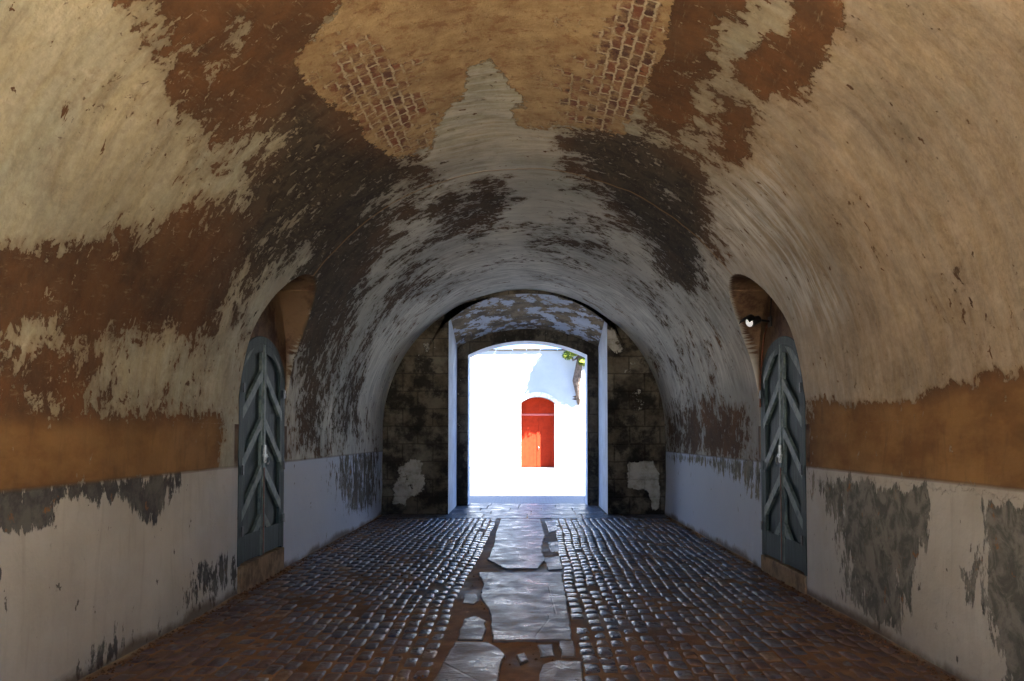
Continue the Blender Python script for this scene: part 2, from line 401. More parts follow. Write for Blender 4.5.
def cobble_material():
    m = Mat('worn_cobbles'); o = m.coord('Object'); r = m.attr('tone')
    c = m.mix(r, lin(78,79,88), lin(110,108,112))
    c = m.mix(m.step(r, .78, .95), c, lin(134,108,82))
    c = m.mix(m.mul(m.step(m.noise(o, 14, 5, .7), .45, .7), .5), c, lin(72,62,54))
    y = m.sep(o)[1]
    dirt = m.step(m.add(m.attr('dirt'), m.mul(m.add(m.noise(o, 7, 8, .7), -.5), 1.5)), .35, .6)
    soil = m.mix(m.step(m.noise(o, 3, 7, .7), .35, .65), lin(118,84,56), lin(90,64,44))
    c = m.mix(m.mul(dirt, .7), c, soil)
    c = m.mix(m.mul(m.mul(m.step(m.noise(m.scale(o, (1, .7, 1)), 1.6, 7, .65), .56, .64), m.step(y, 6, 9, 1, 0)), .75), c, lin(44,30,22))
    x = m.math('ABSOLUTE', m.sep(o)[0])
    pol = m.step(m.add(x, m.mul(m.add(m.noise(o, .9, 4, .5), -.5), 1.2)), .5, 1.9, .0, 1.0)
    rough = m.add(m.add(.13, m.mul(pol, .22)), m.add(m.mul(dirt, .3), m.mul(m.noise(o, 18, 4, .6), .16)))
    return m.done(c, rough, m.add(m.noise(o, 16, 6, .65), m.mul(m.noise(o, 55, 3, .6), .25)), .010, .6, tint=(.55, .72, 1.0))

def bedding_material():
    m = Mat('sandy_joint_soil'); o = m.coord('Object')
    c = m.mix(m.step(m.noise(o, 2.2, 8, .7), .35, .65), lin(146,108,70), lin(104,76,52))
    damp = m.step(m.noise(o, .8, 6, .6), .5, .66)
    c = m.mix(m.mul(damp, .6), c, lin(60,40,28))
    return m.done(c, m.step(damp, 0, 1, .75, .5), m.add(m.noise(o, 12, 8, .7), m.mul(m.noise(o, 70, 3, .7), .3)), .012, .4)

def flag_material():
    m = Mat('polished_flagstone'); o = m.coord('Object')
    c = m.mix(m.step(m.noise(o, 2.5, 8, .65), .3, .7), lin(88,88,94), lin(62,62,68))
    c = m.mix(m.mul(m.step(m.noise(o, 6, 8, .72), .52, .7), .5), c, lin(118,80,50))
    c = m.mix(m.mul(m.step(m.add(m.sep(o)[1], m.mul(m.noise(o, 2, 6, .6), 3)), 7.0, 10.5, 1.0, 0.0), .6), c, lin(112,88,62))
    crack = m.step(m.voro(m.scale(o, (1, .7, 1)), 1.3, 'DISTANCE_TO_EDGE'), .003, .012, 1.0, 0.0)
    rough = m.add(.25, m.mul(m.step(m.noise(o, 3, 8, .7), .35, .7), .3))
    h = m.add(m.mul(m.noise(m.scale(o, (1, 2.2, 1)), 5, 8, .66), 1.0), m.mul(crack, -.12))
    return m.done(m.mix(m.mul(crack, .3), c, lin(52,40,32)), rough, h, .018, .22, tint=(.58, .74, 1.0))

def door_material():
    m = Mat('weathered_teal_paint'); o = m.coord('Object')
    c = m.mix(m.step(m.noise(m.scale(o, (1, 5, .6)), 3.2, 8, .65), .35, .7), lin(52,66,64), lin(34,44,46))
    wear = m.step(m.noise(m.scale(o, (1, 6, .7)), 5, 9, .72), .56, .68)
    c = m.mix(m.mul(wear, .35), c, lin(110,122,114))
    return m.done(c, m.step(wear, 0, 1, .6, .75), m.noise(m.scale(o, (1, 14, .6)), 5, 6, .6), .006, .2)

def batten_material():
    m = Mat('worn_batten_paint'); o = m.coord('Object')
    c = m.mix(m.step(m.noise(o, 6, 8, .7), .38, .66), lin(104,116,110), lin(58,72,72))
    return m.done(c, .55, m.noise(o, 12, 6, .6), .006, .3)

def simple(name, col, rough=.8, spec=.4, metal=0.0, var=.25, sc=8, dist=.006):
    m = Mat(name); o = m.coord('Object')
    c = m.mix(m.step(m.noise(o, sc, 7, .65), .35, .7), lin(*col), lin(*[k * (1 - var) for k in col]))
    return m.done(c, rough, m.noise(o, sc * 2, 6, .65), dist, spec, metal)

def facade_material():
    m = Mat('whitewashed_facade'); o = m.coord('Object')
    c = m.mix(m.step(m.noise(o, .7, 7, .65), .35, .7), lin(170,173,174), lin(160,164,167))
    sp = m.step(m.noise(m.scale(o, (1, 1, 1.6)), 2.0, 6, .7), .72, .77)
    c = m.mix(m.mul(sp, .9), c, lin(96,84,66))
    c = m.mix(m.step(m.attr('stain'), .35, .6), c, lin(64,46,30))
    return m.done(c, .9, m.noise(o, 5, 8, .7), .03, .2)

def plaza_material():
    m = Mat('plaza_setts'); o = m.coord('Object')
    c, f = m.brick(m.scale(o, (1, 1, 1)), .16, .11, .012, lin(104,106,110), lin(86,88,92), lin(58,58,58), smooth=.4)
    c = m.mix(m.mul(m.noise(o, 2, 6, .6), .4), c, lin(100,100,98))
    return m.done(c, .55, m.add(m.mul(f, -1), m.mul(m.noise(o, 20, 5, .6), .3)), .01, .4)

M_VAULT = vault_material()
M_STONE = stone_material()
M_STONE2 = stone_material('inner_ashlar', light=(118,112,98), darkc=(60,54,48), w=.5, h=.42)
M_JAMB = white_jamb_material()
M_COB, M_BED, M_FLAG = cobble_material(), bedding_material(), flag_material()
M_DOOR, M_BATTEN = door_material(), batten_material()
M_RUST = simple('rusty_iron', (112,62,40), .7, .4, .0, .4, 14)
M_IRON = simple('galvanised_iron', (176,178,172), .35, .5, .8, .3, 20)
M_SILL = simple('stained_concrete', (168,142,110), .9, .2, 0, .35, 6, .015)
M_BLACK = simple('black_metal', (24,22,21), .45, .5, 0, .3, 12)
M_FACADE, M_PLAZA = facade_material(), plaza_material()
M_RED = simple('red_door_paint', (158,43,19), .8, .1, 0, .12, 5)
M_REDBAR = simple('faded_red_bar', (190,92,84), .6, .3, 0, .12, 5)
M_BARK = simple('bark', (104,90,80), .95, .2, 0, .4, 9, .03)
M_MASON = simple('outer_masonry', (176,160,132), .95, .2, 0, .25, 2, .03)
M_SAND = simple('pale_bounce_ground', (228, 217, 197), .95, .1, 0, .15, 1.5, .01)

# ------------------------------------------------------------------ tunnel shell
def grid_faces(nu, nv, flip=False):
    i = np.arange(nu - 1)[:, None] * nv + np.arange(nv - 1)[None, :]
    i = i.ravel()
    q = np.stack([i, i + nv, i + nv + 1, i + 1], 1)
    return q[:, ::-1] if flip else q

LR_ = .84
ys = np.concatenate([np.arange(YR, 3.6, .16), np.arange(3.6, 7.9, .035), np.arange(7.9, 8.24, .02), np.arange(8.24, 8.75, .0085), np.arange(8.75, 9.55, .02), np.arange(9.55, 10.05, .0085), np.arange(10.05, 10.4, .02), np.arange(10.4, YE, .05), [YE], [YC - LR_ + e for e in (-.0015, .0015)], [YC + LR_ + e for e in (-.0015, .0015)]])
ys = np.unique(ys)
dy_ = ys - YC
LR, LZ = .84, 2.56                     # lunette radius and its spring
zc = np.where(np.abs(dy_) < LR, LZ + np.sqrt(np.maximum(LR**2 - dy_**2, 0)), 0)
DHW, DSP, DRISE = .76, 2.24, .44       # door opening: half width, spring, rise
def door_top(d): return np.where(np.abs(d) < DHW, DSP + DRISE * np.sqrt(np.maximum(1 - (d / DHW) ** 2, 0)), 0)
REC = .09
def lumps(a, y):
    return (.012 * np.sin(a * 1.7 + y * .9 + 1.3) + .009 * np.sin(a * 3.1 - y * 1.6 + .5) + .006 * np.sin(a * 5.3 + y * 3.7)
            + .002 * np.sin(a * 9 - y * 4.1 + 2))

def side_wall(sgn, name):
    zs = np.unique(np.concatenate([np.arange(0, ZS, .03), [ZS]]))
    Z, Y = np.meshgrid(zs, ys, indexing='ij')
    D = Y - YC
    lump = lumps(Z + (3 if sgn > 0 else 0), Y)
    near = np.clip((np.abs(D) - 1.0) / .3, 0, 1)
    hole = (np.abs(D) < DHW)
    X = R0 - lump * near * np.clip((ZS + .3 - Z) / .3, 0, 1) + np.where(hole, REC + .02, 0)
    V = np.stack([sgn * X, Y, Z], -1).reshape(-1, 3)
    return V, (Z.ravel() if sgn < 0 else Z.ravel()), hole.ravel() * 0.0, grid_faces(len(zs), len(ys), sgn > 0), Y.ravel()

SCUFF_LIGHT += [(1.0, 14, [(366,400),(372,330),(400,292),(450,262),(525,254),(600,262),(650,292),(680,340),(684,400),(668,400),(655,345),(620,305),(525,285),(430,305),(395,345),(384,400)]),  # daylit rim at the vault's far end, painted white
 (.4, 14, [(470,62),(500,66),(520,100),(528,135),(600,140),(560,170),(430,175),(450,110)])]  # crown tongue whitened in place of light that misses it
def attrs_for(V, niche):
    u, v = project(V[:, 0], V[:, 1], V[:, 2])
    left = V[:, 0] < 0
    return dict(bare=paint(u, v, -.8, BARE, 1.7), dark=paint(u, v, .25, DARK), ochre=paint(u, v, 0, OCHRE), brick=paint(u, v, 0, BRICK, 2.4),
                bricksee=paint(u, v, 0, BRICKSEE), scuff_light=paint(u, v, .1, SCUFF_LIGHT), dadob=paint(u, v, -.8, DADOB, 1.6), niche=niche)

for sgn, name in ((-1, 'wall_left'), (1, 'wall_right')):
    V, zz, ni, F, yy = side_wall(sgn, name)
    w = np.clip((.92 - np.abs(V[:, 1] - YC)) / .03, 0, 1) * np.clip((V[:, 2] - 1.25) / .1, 0, 1)
    uvs = np.stack([sgn * (V[:, 2] - ZS - R0 * pi / 2) * -1, V[:, 1]], 1)
    struct(mesh(name, V, F, M_VAULT, smooth=True, uvs=uvs, attrs=attrs_for(V, w)))

th = np.concatenate([np.linspace(pi, pi - .72, 110), np.linspace(pi - .72, .72, 170)[1:-1], np.linspace(.72, 0, 110)])
T, Y = np.meshgrid(th, ys, indexing='ij')
D = Y - YC
ct, sn = np.abs(np.cos(T)), np.sin(T)
with np.errstate(divide='ignore', invalid='ignore'):
    plane = R0 / np.maximum(ct, 1e-6)
    ceilr = (np.where(np.abs(D) < LR, LZ + np.sqrt(np.maximum(LR**2 - D**2, 0)), 0) - ZS) / np.maximum(sn, 1e-6)
    ceilr = np.where(sn < 1e-5, 1e6, ceilr)
    rl = np.where(np.abs(D) < LR, np.minimum(plane, ceilr), 0)
    rp = (R0 + REC + .02) / np.maximum(ct, 1e-6)
    indoor = (np.abs(D) < DHW) & (ZS + rp * sn < door_top(D))
lump = lumps(T * R0, Y) * np.clip((np.minimum(T, pi - T)) / .12, 0, 1)
RR = np.maximum(R0 - lump * np.clip((np.abs(D) - 0.5) / .5, .3, 1), rl)
RR = np.where(indoor, rp, RR)
RR = np.where(T * 0 + np.abs(Y - YE) < 1e-6, R0, RR)
V = np.stack([np.cos(T) * RR, Y, ZS + sn * RR], -1).reshape(-1, 3)
V[:, 2] = np.maximum(V[:, 2], ZS)
nich = np.clip((rl - R0) / .015, 0, 1).ravel()
uvs = np.stack([(T * R0 - R0 * pi / 2).ravel(), Y.ravel()], 1)
ceiling = struct(mesh('ceiling', V, grid_faces(len(th), len(ys), True), M_VAULT, smooth=True, uvs=uvs, attrs=attrs_for(V, nich)))

# ------------------------------------------------------------------ end wall, passage and outer arch
def arch_line(hw, zs_, za, n=40, m=40, cx=0.0):
    """floor-left, up the jamb, over a segmental (or round) arch, down to floor-right"""
    rise = za - zs_; rad = (hw * hw + rise * rise) / (2 * rise); zc_ = za - rad
    a = math.atan2(zs_ - zc_, hw)
    L = [(-hw, zs_ * i / n) for i in range(n)]
    A = [(rad * cos(t), zc_ + rad * sin(t)) for t in np.linspace(pi - a, a, m + 1)]
    Rr = [(hw, zs_ * (n - 1 - i) / n) for i in range(n)]
    return [(cx + x, z) for x, z in L + A + Rr]
def loft(lines, k=1, flip=False):
    """lines: list of 3-D polylines of equal length"""
    V = np.array([p for l in lines for p in l], float)
    return V, grid_faces(len(lines), len(lines[0]), flip)
def lerp_lines(a, b, k): return [[tuple(np.array(p) * (1 - t) + np.array(q) * t) for p, q in zip(a, b)] for t in np.linspace(0, 1, k)]
def at_y(line, y): return [(x, y, z) for x, z in line]
OCX = .085   # the openings sit a touch right of the axis
l_vault = arch_line(2.93, ZS, ZS + 2.93, cx=0)
l_open = arch_line(1.63, 4.20, 4.53, cx=OCX)
l_back = arch_line(1.63, 3.66, 4.08, cx=OCX)
l_in = arch_line(1.375, 3.47, 3.80, cx=OCX)
PLAST = [
 (.25, 10, [(410,455),(425,458),(428,492),(405,508),(392,505),(395,470)]),
 (.75, 8, [(627,462),(652,462),(660,470),(660,508),(652,508),(650,490),(628,488)]),
 (-.1, 8, [(404,330),(446,310),(446,360),(412,365)]),
 (-.15, 8, [(612,330),(645,360),(650,430),(628,420)]),
 (.35, 6, [(600,322),(618,330),(618,350),(606,350)]),
]
def flat_mesh(name, V, F, mat, plast=None, uvax=(0, 2), extra=0.0, smooth=False):
    if plast is None:
        u, v = project(V[:, 0], V[:, 1], V[:, 2]); plast = paint(u, v, -.85, PLAST)
    return struct(mesh(name, V, F, mat, smooth=smooth, uvs=V[:, list(uvax)], attrs=dict(plaster=np.broadcast_to(plast, (len(V),)).copy())))
V, F = loft(lerp_lines(at_y(l_vault, YE), at_y(l_open, YE), 26)); flat_mesh('wall_end', V, F, M_STONE)
n = len(l_open); a, b = at_y(l_open, YE), at_y(l_back, 18.9)
rows = lerp_lines(a, b, 20)
def sub(rows, i0, i1): return [r[i0:i1] for r in rows]
for nm, i0, i1, px in (('wall_passage_left', 0, 41, .9), ('wall_passage_right', 80, n, .9)):
    V, F = loft(sub(rows, i0, i1)); flat_mesh(nm, V, F, M_JAMB, px, (1, 2))
V, F = loft(sub(rows, 40, 81)); flat_mesh('ceiling_passage', V, F, M_JAMB, -.05, (0, 1))
l_back_out = arch_line(1.70, 3.66, 4.14, cx=OCX)
V, F = loft(lerp_lines(at_y(l_back_out, 18.9), at_y(l_in, 18.9), 8)); flat_mesh('wall_arch', V, F, M_STONE2, -.35)
V, F = loft(lerp_lines(at_y(l_in, 18.9), at_y(l_in, 19.6), 6)); flat_mesh('wall_arch_reveal', V, F, M_JAMB, .55, (1, 2))
# outer facades (same opening in a tall flat wall) and the masonry over the tunnel
def big_outline(line, hw, top):
    out = []
    for i, (x, z) in enumerate(line):
        t = i / (len(line) - 1)
        if i < 40: out.append((-hw, top * i / 40))
        elif i <= 80: out.append((-hw + 2 * hw * (i - 40) / 40, top))
        else: out.append((hw, top * (len(line) - 1 - i) / 40))
    return out
TOP = 5.6
V, F = loft(lerp_lines(at_y(l_in, 19.6), at_y(big_outline(l_in, 14, TOP), 19.6), 3)); struct(mesh('wall_outside_front', V, F, M_MASON))
lv = arch_line(R0, ZS, ZS + R0)
V, F = loft(lerp_lines(at_y(big_outline(lv, 14, TOP), YR), at_y(lv, YR), 3)); struct(mesh('wall_outside_rear', V, F, M_MASON))
struct(MB().box(-14, 14, YR + .01, 19.59, TOP - .3, TOP).build('ceiling_roof', M_MASON))
for nm, x in (('wall_outside_left', -14), ('wall_outside_right', 13.7)):
    struct(MB().box(x, x + .3, YR + .01, 19.59, 0, TOP - .31).build(nm, M_MASON))

# ------------------------------------------------------------------ floor
fx = np.arange(-3.0, 3.01, .05); fy = np.arange(YR, 17.2, .05)
X, Y = np.meshgrid(fx, fy, indexing='ij')
Zb = -.009 + .005 * np.sin(X * 3.1 + Y * 1.7) * np.sin(Y * 2.3 - X) + .003 * np.sin(X * 11 + Y * 7) + .0025 * np.sin(X * 19 - Y * 23)
Vb = np.stack([X, Y, Zb], -1).reshape(-1, 3)
floor = struct(mesh('floor', Vb, grid_faces(len(fx), len(fy)), M_BED, smooth=True))

def strip_l(y): return -.63 + .015 * sin(y * 1.3) + .10 * min(1, max(0, (y - 8) / 6))
def strip_r(y): return .44 + .008 * sin(y * 1.9 + 1) + .10 * min(1, max(0, (y - 9) / 5))
k = 7
g = np.array([-1, -.88, -.6, 0, .6, .88, 1])
GU, GV = np.meshgrid(g, g, indexing='ij'); GU, GV = GU.ravel(), GV.ravel()
tf = grid_faces(k, k)
cv, cf, tone, dirt = [], [], [], []
cnt = 0
for side in (-1, 1):
    xpos, c = 0.0, 0
    widths = []
    while xpos < 2.45:
        w = random.uniform(.105, .135); widths.append((xpos, w)); xpos += w
    for c, (x0, w) in enumerate(widths):
        y = 1.5 + random.uniform(0, .2)
        while y < 16.0:
            ln = random.uniform(.19, .31)
            yc = y + ln / 2
            base = strip_r(yc) if side > 0 else -strip_l(yc)
            wob = .010 * sin(yc * .8 + c * .5) + .004 * sin(yc * 3.3 + c)
            xc = base + x0 + w / 2 + wob + random.uniform(-.006, .006)
            y += ln
            if xc + w / 2 > R0 + .01 or random.random() < .012: continue
            hx, hy = w / 2 - random.uniform(.0015, .005), ln / 2 - random.uniform(.006, .014)
            e = np.maximum(np.abs(GU), np.abs(GV)); p = 7.0
            rr = (np.abs(GU) ** p + np.abs(GV) ** p) ** (1 / p)
            sc = np.where(e > 0, 1 / np.maximum(rr / np.maximum(e, 1e-6), 1e-6), 1)
            lu, lv_ = GU * sc, GV * sc
            hz = np.clip(1 - e ** 7, 0, 1) ** .6
            top = random.uniform(-.004, .005)
            tx, ty = random.uniform(-.05, .05), random.uniform(-.035, .035)
            jit = 1 + .05 * np.sin(lu * 3 + c) * np.sin(lv_ * 2.5 + yc * 9)
            px = xc * side + lu * hx * jit; py = yc + lv_ * hy * jit
            pz = -.028 + (.028 + top) * hz + lu * hx * tx + lv_ * hy * ty
            cv.append(np.stack([px, py, pz], 1)); cf.append(tf + cnt * k * k); cnt += 1
            tone += [random.random()] * (k * k)
            nearb = max(0, min(1, (9.8 - yc) / 4.5)) * .55 + max(0, (xc - 1.9)) * .35
            dirt += [nearb + random.uniform(-.12, .12)] * (k * k)
cob = mesh('cobblestone_paving', np.concatenate(cv), np.concatenate(cf), M_COB, floor, True, attrs=dict(tone=tone, dirt=dirt))
cob['kind'] = 'stuff'

def flagstone(pix, z=.006, th_=.05, world=None):
    P = world or [on_floor(u, v) for u, v in pix]
    area = sum(P[i][0] * P[(i + 1) % len(P)][1] - P[(i + 1) % len(P)][0] * P[i][1] for i in range(len(P)))
    if area < 0: P = P[::-1]
    # roughen the outline
    Q = []
    for i in range(len(P)):
        a, b = P[i], P[(i + 1) % len(P)]; L = math.hypot(b[0] - a[0], b[1] - a[1]); m_ = max(1, int(L / .12))
        nx, ny = (b[1] - a[1]) / max(L, 1e-6), -(b[0] - a[0]) / max(L, 1e-6)
        for j in range(m_):
            t = j / m_; r = random.uniform(-.012, .006); Q.append((a[0] + (b[0] - a[0]) * t + nx * r, a[1] + (b[1] - a[1]) * t + ny * r))
    o = MB().prism(Q, z - th_, z, lambda p, q, t: (p, q, t)).build('flagstone', M_FLAG, floor, .012, seg=3)
    return o
flagstone([(501,519),(540,519),(545,535),(541,550),(546,560),(538,569),(505,569),(494,563),(487,560),(494,545),(496,532)], .008)
flagstone([(478,573),(562,573),(563,580),(568,604),(573,641),(492,641),(489,612),(480,596),(483,585)], .01)
flagstone([(543,558),(560,556),(563,569),(548,570)], .004)
flagstone([(545,521),(556,521),(558,530),(549,533)], .004)
flagstone([(548,542),(559,541),(560,551),(550,552)], -.002)
flagstone([(463,594),(476,594),(480,601),(474,604),(462,603)], .003)
flagstone([(464,619),(474,616),(486,621),(486,629),(484,640),(457,640),(459,630)], .006)
flagstone([(454,643),(488,643),(500,649),(505,656),(501,668),(496,700),(440,700),(428,690),(445,660)], .012)
flagstone([(543,665),(556,661),(583,661),(586,700),(540,700),(538,674)], .006)
flagstone([(558,641),(574,641),(577,657),(561,657)], .006)
flagstone([(515,655),(524,652),(529,660),(520,664)], .004)
flagstone([(536,644),(553,643),(555,655),(540,657)], -.003)
for (xa, xb, ya, yb) in ((-.62, .0, 3.0, 4.9), (.04, .42, 2.7, 4.9), (-.6, .38, 1.2, 2.6)):
    flagstone(None, .008, world=[(xa, ya), (xb, ya), (xb, yb), (xa, yb)])
x = -2.87   # the flat paving in front of and under the passage
while x < 2.8:
    w = random.uniform(.75, 1.15); x1 = min(x + w, 2.87)
    if 2.87 - x1 < .35: x1 = 2.87
    flagstone(None, .004, world=[(x + .008, 16.02), (x1 - .008, 16.02), (x1 - .008, 16.78), (x + .008, 16.78)]); x = x1
y = 16.82
while y < 19.5:
    d = random.uniform(.5, .8); x = -1.58
    y1 = min(y + d, 19.58)
    while x < 1.66:
        w = random.uniform(.6, 1.0); x1 = min(x + w, 1.66)
        if 1.66 - x1 < .25: x1 = 1.66
        flagstone(None, .004, world=[(x + .006, y + .006), (x1 - .006, y + .006), (x1 - .006, y1 - .006), (x + .006, y1 - .006)]); x = x1
    y = y1
# ground outside
struct(mesh('floor_plaza', [(-30, 17.0, -.03), (30, 17.0, -.03), (30, 43.2, -.03), (-30, 43.2, -.03)], [(0, 1, 2, 3)], M_PLAZA))
struct(mesh('floor_rear_court', [(-40, -60, -.03), (40, -60, -.03), (40, YR, -.03), (-40, YR, -.03)], [(0, 1, 2, 3)], M_SAND))  # unseen pale court, added to bounce warm sunlight into the tunnel

# ------------------------------------------------------------------ side doors
def arch_poly(hw, z0, sp, rise, n=24, inset=0.0):
    P = [(-hw + inset, z0)]
    P += [(-(hw - inset) * cos(t), sp + (rise - inset) * sin(t)) for t in np.linspace(0, pi, n)]
    P += [(hw - inset, z0)]
    return P
def inside_z(y, side, hw, sp, rise): return sp + rise * sqrt(max(0, 1 - (y / hw) ** 2))
def clip_poly(poly, inside_fn, inter):
    out = []
    for i in range(len(poly)):
        a, b = poly[i], poly[(i + 1) % len(poly)]
        ia, ib = inside_fn(a), inside_fn(b)
        if ia: out.append(a)
        if ia != ib: out.append(inter(a, b))
    return out
def clip_halfplane(poly, nx, ny, c):
    f = lambda p: p[0] * nx + p[1] * ny - c
    def inter(a, b):
        fa, fb = f(a), f(b); t = fa / (fa - fb); return (a[0] + (b[0] - a[0]) * t, a[1] + (b[1] - a[1]) * t)
    return clip_poly(poly, lambda p: f(p) >= 0, inter)
def clip_convex(poly, conv):
    for i in range(len(conv)):
        a, b = conv[i], conv[(i + 1) % len(conv)]
        ex, ey = b[0] - a[0], b[1] - a[1]
        if math.hypot(ex, ey) < 1e-9 or not poly: continue
        poly = clip_halfplane(poly, ey, -ex, ey * a[0] - ex * a[1])   # outline runs clockwise
    return poly

def make_door(sgn, name, zb, label):
    """local: p along y, q = z, depth t measured from the wall plane into the tunnel"""
    root = struct(empty(name, (sgn * R0, YC, 0)))
    mp = lambda p, q, t: (-sgn * t, p, q)
    HW, SP, RI = .74, 2.24, .42
    outer, inner = arch_poly(HW + .05, zb, SP, RI + .05), arch_poly(HW - .035, zb, SP, RI - .035)
    m = MB(); n = len(outer)
    for t in (-.08, .006):
        m.v += [mp(p, q, t) for p, q in outer] + [mp(p, q, t) for p, q in inner]
    for i in range(n - 1):
        o0, o1, i0, i1 = i, i + 1, n + i, n + i + 1; s = 2 * n
        m.f += [(s + o0, s + o1, s + i1, s + i0), (o0, i0, i1, o1), (o0, o1, s + o1, s + o0), (i0, s + i0, s + i1, i1)]
    m.build('door_frame', M_DOOR, root, .006)
    for k_ in (-1, 1):                                   # two leaves
        P = clip_halfplane(arch_poly(HW - .03, zb + .01, SP, RI - .03), k_, 0, .006)
        leaf = MB().prism(P, -.07, -.03, mp).build('door_leaf', M_DOOR, root)
        conv = clip_halfplane(arch_poly(HW - .06, zb + .30, SP, RI - .06), k_, 0, .03)
        bt = MB()
        zt = zb + .40
        while zt < 3.6:                                  # slanting battens, rising to the middle
            slope = .72
            q0, q1 = zt, zt + .125
            band = [(0, q1), (k_ * .8, q1 - slope * .8), (k_ * .8, q0 - slope * .8), (0, q0)]
            cw = band if k_ > 0 else band[::-1]
            c_ = clip_convex(conv, cw)
            if c_ and len(c_) > 2: bt.prism(c_, -.03, .004, mp)
            zt += .53
        bt.build('brace', M_BATTEN, leaf, .004)
        MB().prism([(q, w_) for q, w_ in ((k_ * .03, zb + .02), (k_ * (HW - .04), zb + .02), (k_ * (HW - .04), zb + .30), (k_ * .03, zb + .30))][::k_], -.03, .0, mp).build('bottom_rail', M_DOOR, leaf, .004)
        A_ = [p for p in arch_poly(HW - .03, zb + .02, SP, RI - .03) if p[0] * k_ >= 0]; B_ = [p for p in arch_poly(HW - .13, zb + .02, SP, RI - .13) if p[0] * k_ >= 0]
        so_ = MB(); nA = len(A_)
        for t_ in (-.03, .003): so_.v += [mp(p, q, t_) for p, q in A_] + [mp(p, q, t_) for p, q in B_]
        for i_ in range(nA - 1):
            z_ = 2 * nA; so_.f += [(z_ + i_, z_ + i_ + 1, z_ + nA + i_ + 1, z_ + nA + i_), (nA + i_, z_ + nA + i_, z_ + nA + i_ + 1, nA + i_ + 1), (i_, i_ + 1, z_ + i_ + 1, z_ + i_)]
        so_.build('outer_stile', M_DOOR, leaf)
        edge = MB().prism(clip_halfplane(clip_halfplane(arch_poly(HW - .03, zb + .01, SP, RI - .03), k_, 0, .008), -k_, 0, -.085), -.03, .002, mp)
        edge.build('stile', M_BATTEN, leaf, .003)
        for hz in (zb + .35, 1.25, 2.1):
            MB().box(-sgn * .018, -sgn * .030, k_ * (HW - .03) - .02, k_ * (HW - .03) + .03, hz - .05, hz + .05).build('hinge', M_BLACK, leaf, .002)
    MB().box(*sorted((sgn * .03, -sgn * .012)), -.022, .022, zb + .02, SP + RI - .05).build('astragal', M_BATTEN, root, .006)
    MB().box(*sorted((-sgn * .012, -sgn * .018)), -.016, .016, zb + .02, 1.25).build('rusty_strip', M_RUST, root, .002)
    h = MB().box(*sorted((-sgn * .01, -sgn * .034)), -.06, .06, 1.37, 1.40)
    h.box(*sorted((-sgn * .01, -sgn * .028)), -.03, .03, 1.30, 1.50)
    hb = h.build('latch', M_IRON, root, .004)
    MB().tube([(-sgn * .05, .045 * sin(t), 1.33 + .045 * cos(t)) for t in np.linspace(0, 2 * pi, 15)], .008).build('latch_ring', M_IRON, hb, smooth=True)
    MB().box(*sorted((sgn * .1, -sgn * .025)), -HW - .03, HW + .03, -.03, zb - .002).build('threshold', M_SILL, root, .012)
    return root
make_door(-1, 'door_1', .27, '')
make_door(1, 'door_2', .18, '')

# ------------------------------------------------------------------ flood lamp over the right door and its conduit
lamp = tag(empty('wall_floodlight', (R0, 9.5, 2.93)), 'small black floodlight with a bright lens, mounted above the arched door in the right wall', 'lamp')
MB().box(-.02, .0, -.06, .06, -.06, .06).build('mounting_plate', M_BLACK, lamp, .004)
MB().tube([(-.01, 0, 0), (-.10, -.02, .01), (-.16, -.05, .02)], .014).build('bracket_arm', M_BLACK, lamp, smooth=True)
from mathutils import Vector, Matrix
hd = MB()
axis = Vector((-.85, -.5, -.32)).normalized(); c0 = Vector((-.16, -.05, .02))
hd.tube([tuple(c0 - axis * .02), tuple(c0), tuple(c0 + axis * .05), tuple(c0 + axis * .11), tuple(c0 + axis * .15)], [.03, .045, .048, .058, .06], 20)
head = hd.build('lamp_housing', M_BLACK, lamp, .003, True)
glass = Mat('lamp_lens'); glass.done(lin(240, 240, 235), .15, spec=.6)
glass.bsdf.inputs['Emission Color'].default_value = (1, .97, .92, 1); glass.bsdf.inputs['Emission Strength'].default_value = .45
MB().tube([tuple(c0 + axis * .145), tuple(c0 + axis * .156), tuple(c0 + axis * .162)], [.052, .05, .02], 20).build('lamp_lens', glass.m, head, smooth=True)
up = Vector((0, 0, 1)); side = axis.cross(up).normalized()
vis = MB(); q = c0 + axis * .14 + Vector((0, 0, .075))
arcv = []
for t in np.linspace(-1, 1, 9):
    arcv.append(side * .085 * sin(t * 1.2) + Vector((0, 0, .085 * cos(t * 1.2) - .075)))
n0 = 0
for off in (0, 1):
    for a_ in arcv: vis.v.append(tuple(q + a_ + axis * (.10 * off) + Vector((0, 0, -.02 * off))))
    for a_ in arcv: vis.v.append(tuple(q + a_ + axis * (.10 * off) + Vector((0, 0, .006 - .02 * off))))
for i in range(8):
    vis.f += [(i, i + 1, 18 + i + 1, 18 + i), (9 + i, 27 + i, 27 + i + 1, 9 + i + 1), (18 + i, 18 + i + 1, 27 + i + 1, 27 + i), (i, 9 + i, 10 + i, i + 1)]
vis.build('hood', M_BLACK, head)
cond = MB().tube([(R0 - .012, 9.93, 1.95), (R0 - .012, 9.90, 2.3), (R0 - .012, 9.78, 2.72), (R0 - .012, 9.62, 2.92), (R0 - .012, 9.55, 2.95)], .011).build('conduit', M_RUST, None, smooth=True)
tag(cond, 'thin rusty conduit climbing the wall beside the right arched door up to the floodlight', 'conduit')
cab = MB().tube([(R0 - .02, 9.46, 2.98), (R0 - .02, 9.42, 3.12), (R0 - .03, 9.36, 3.28)], .008).build('cable', M_BLACK, None, smooth=True)
tag(cab, 'short black cable running up from the floodlight into the vault', 'cable')

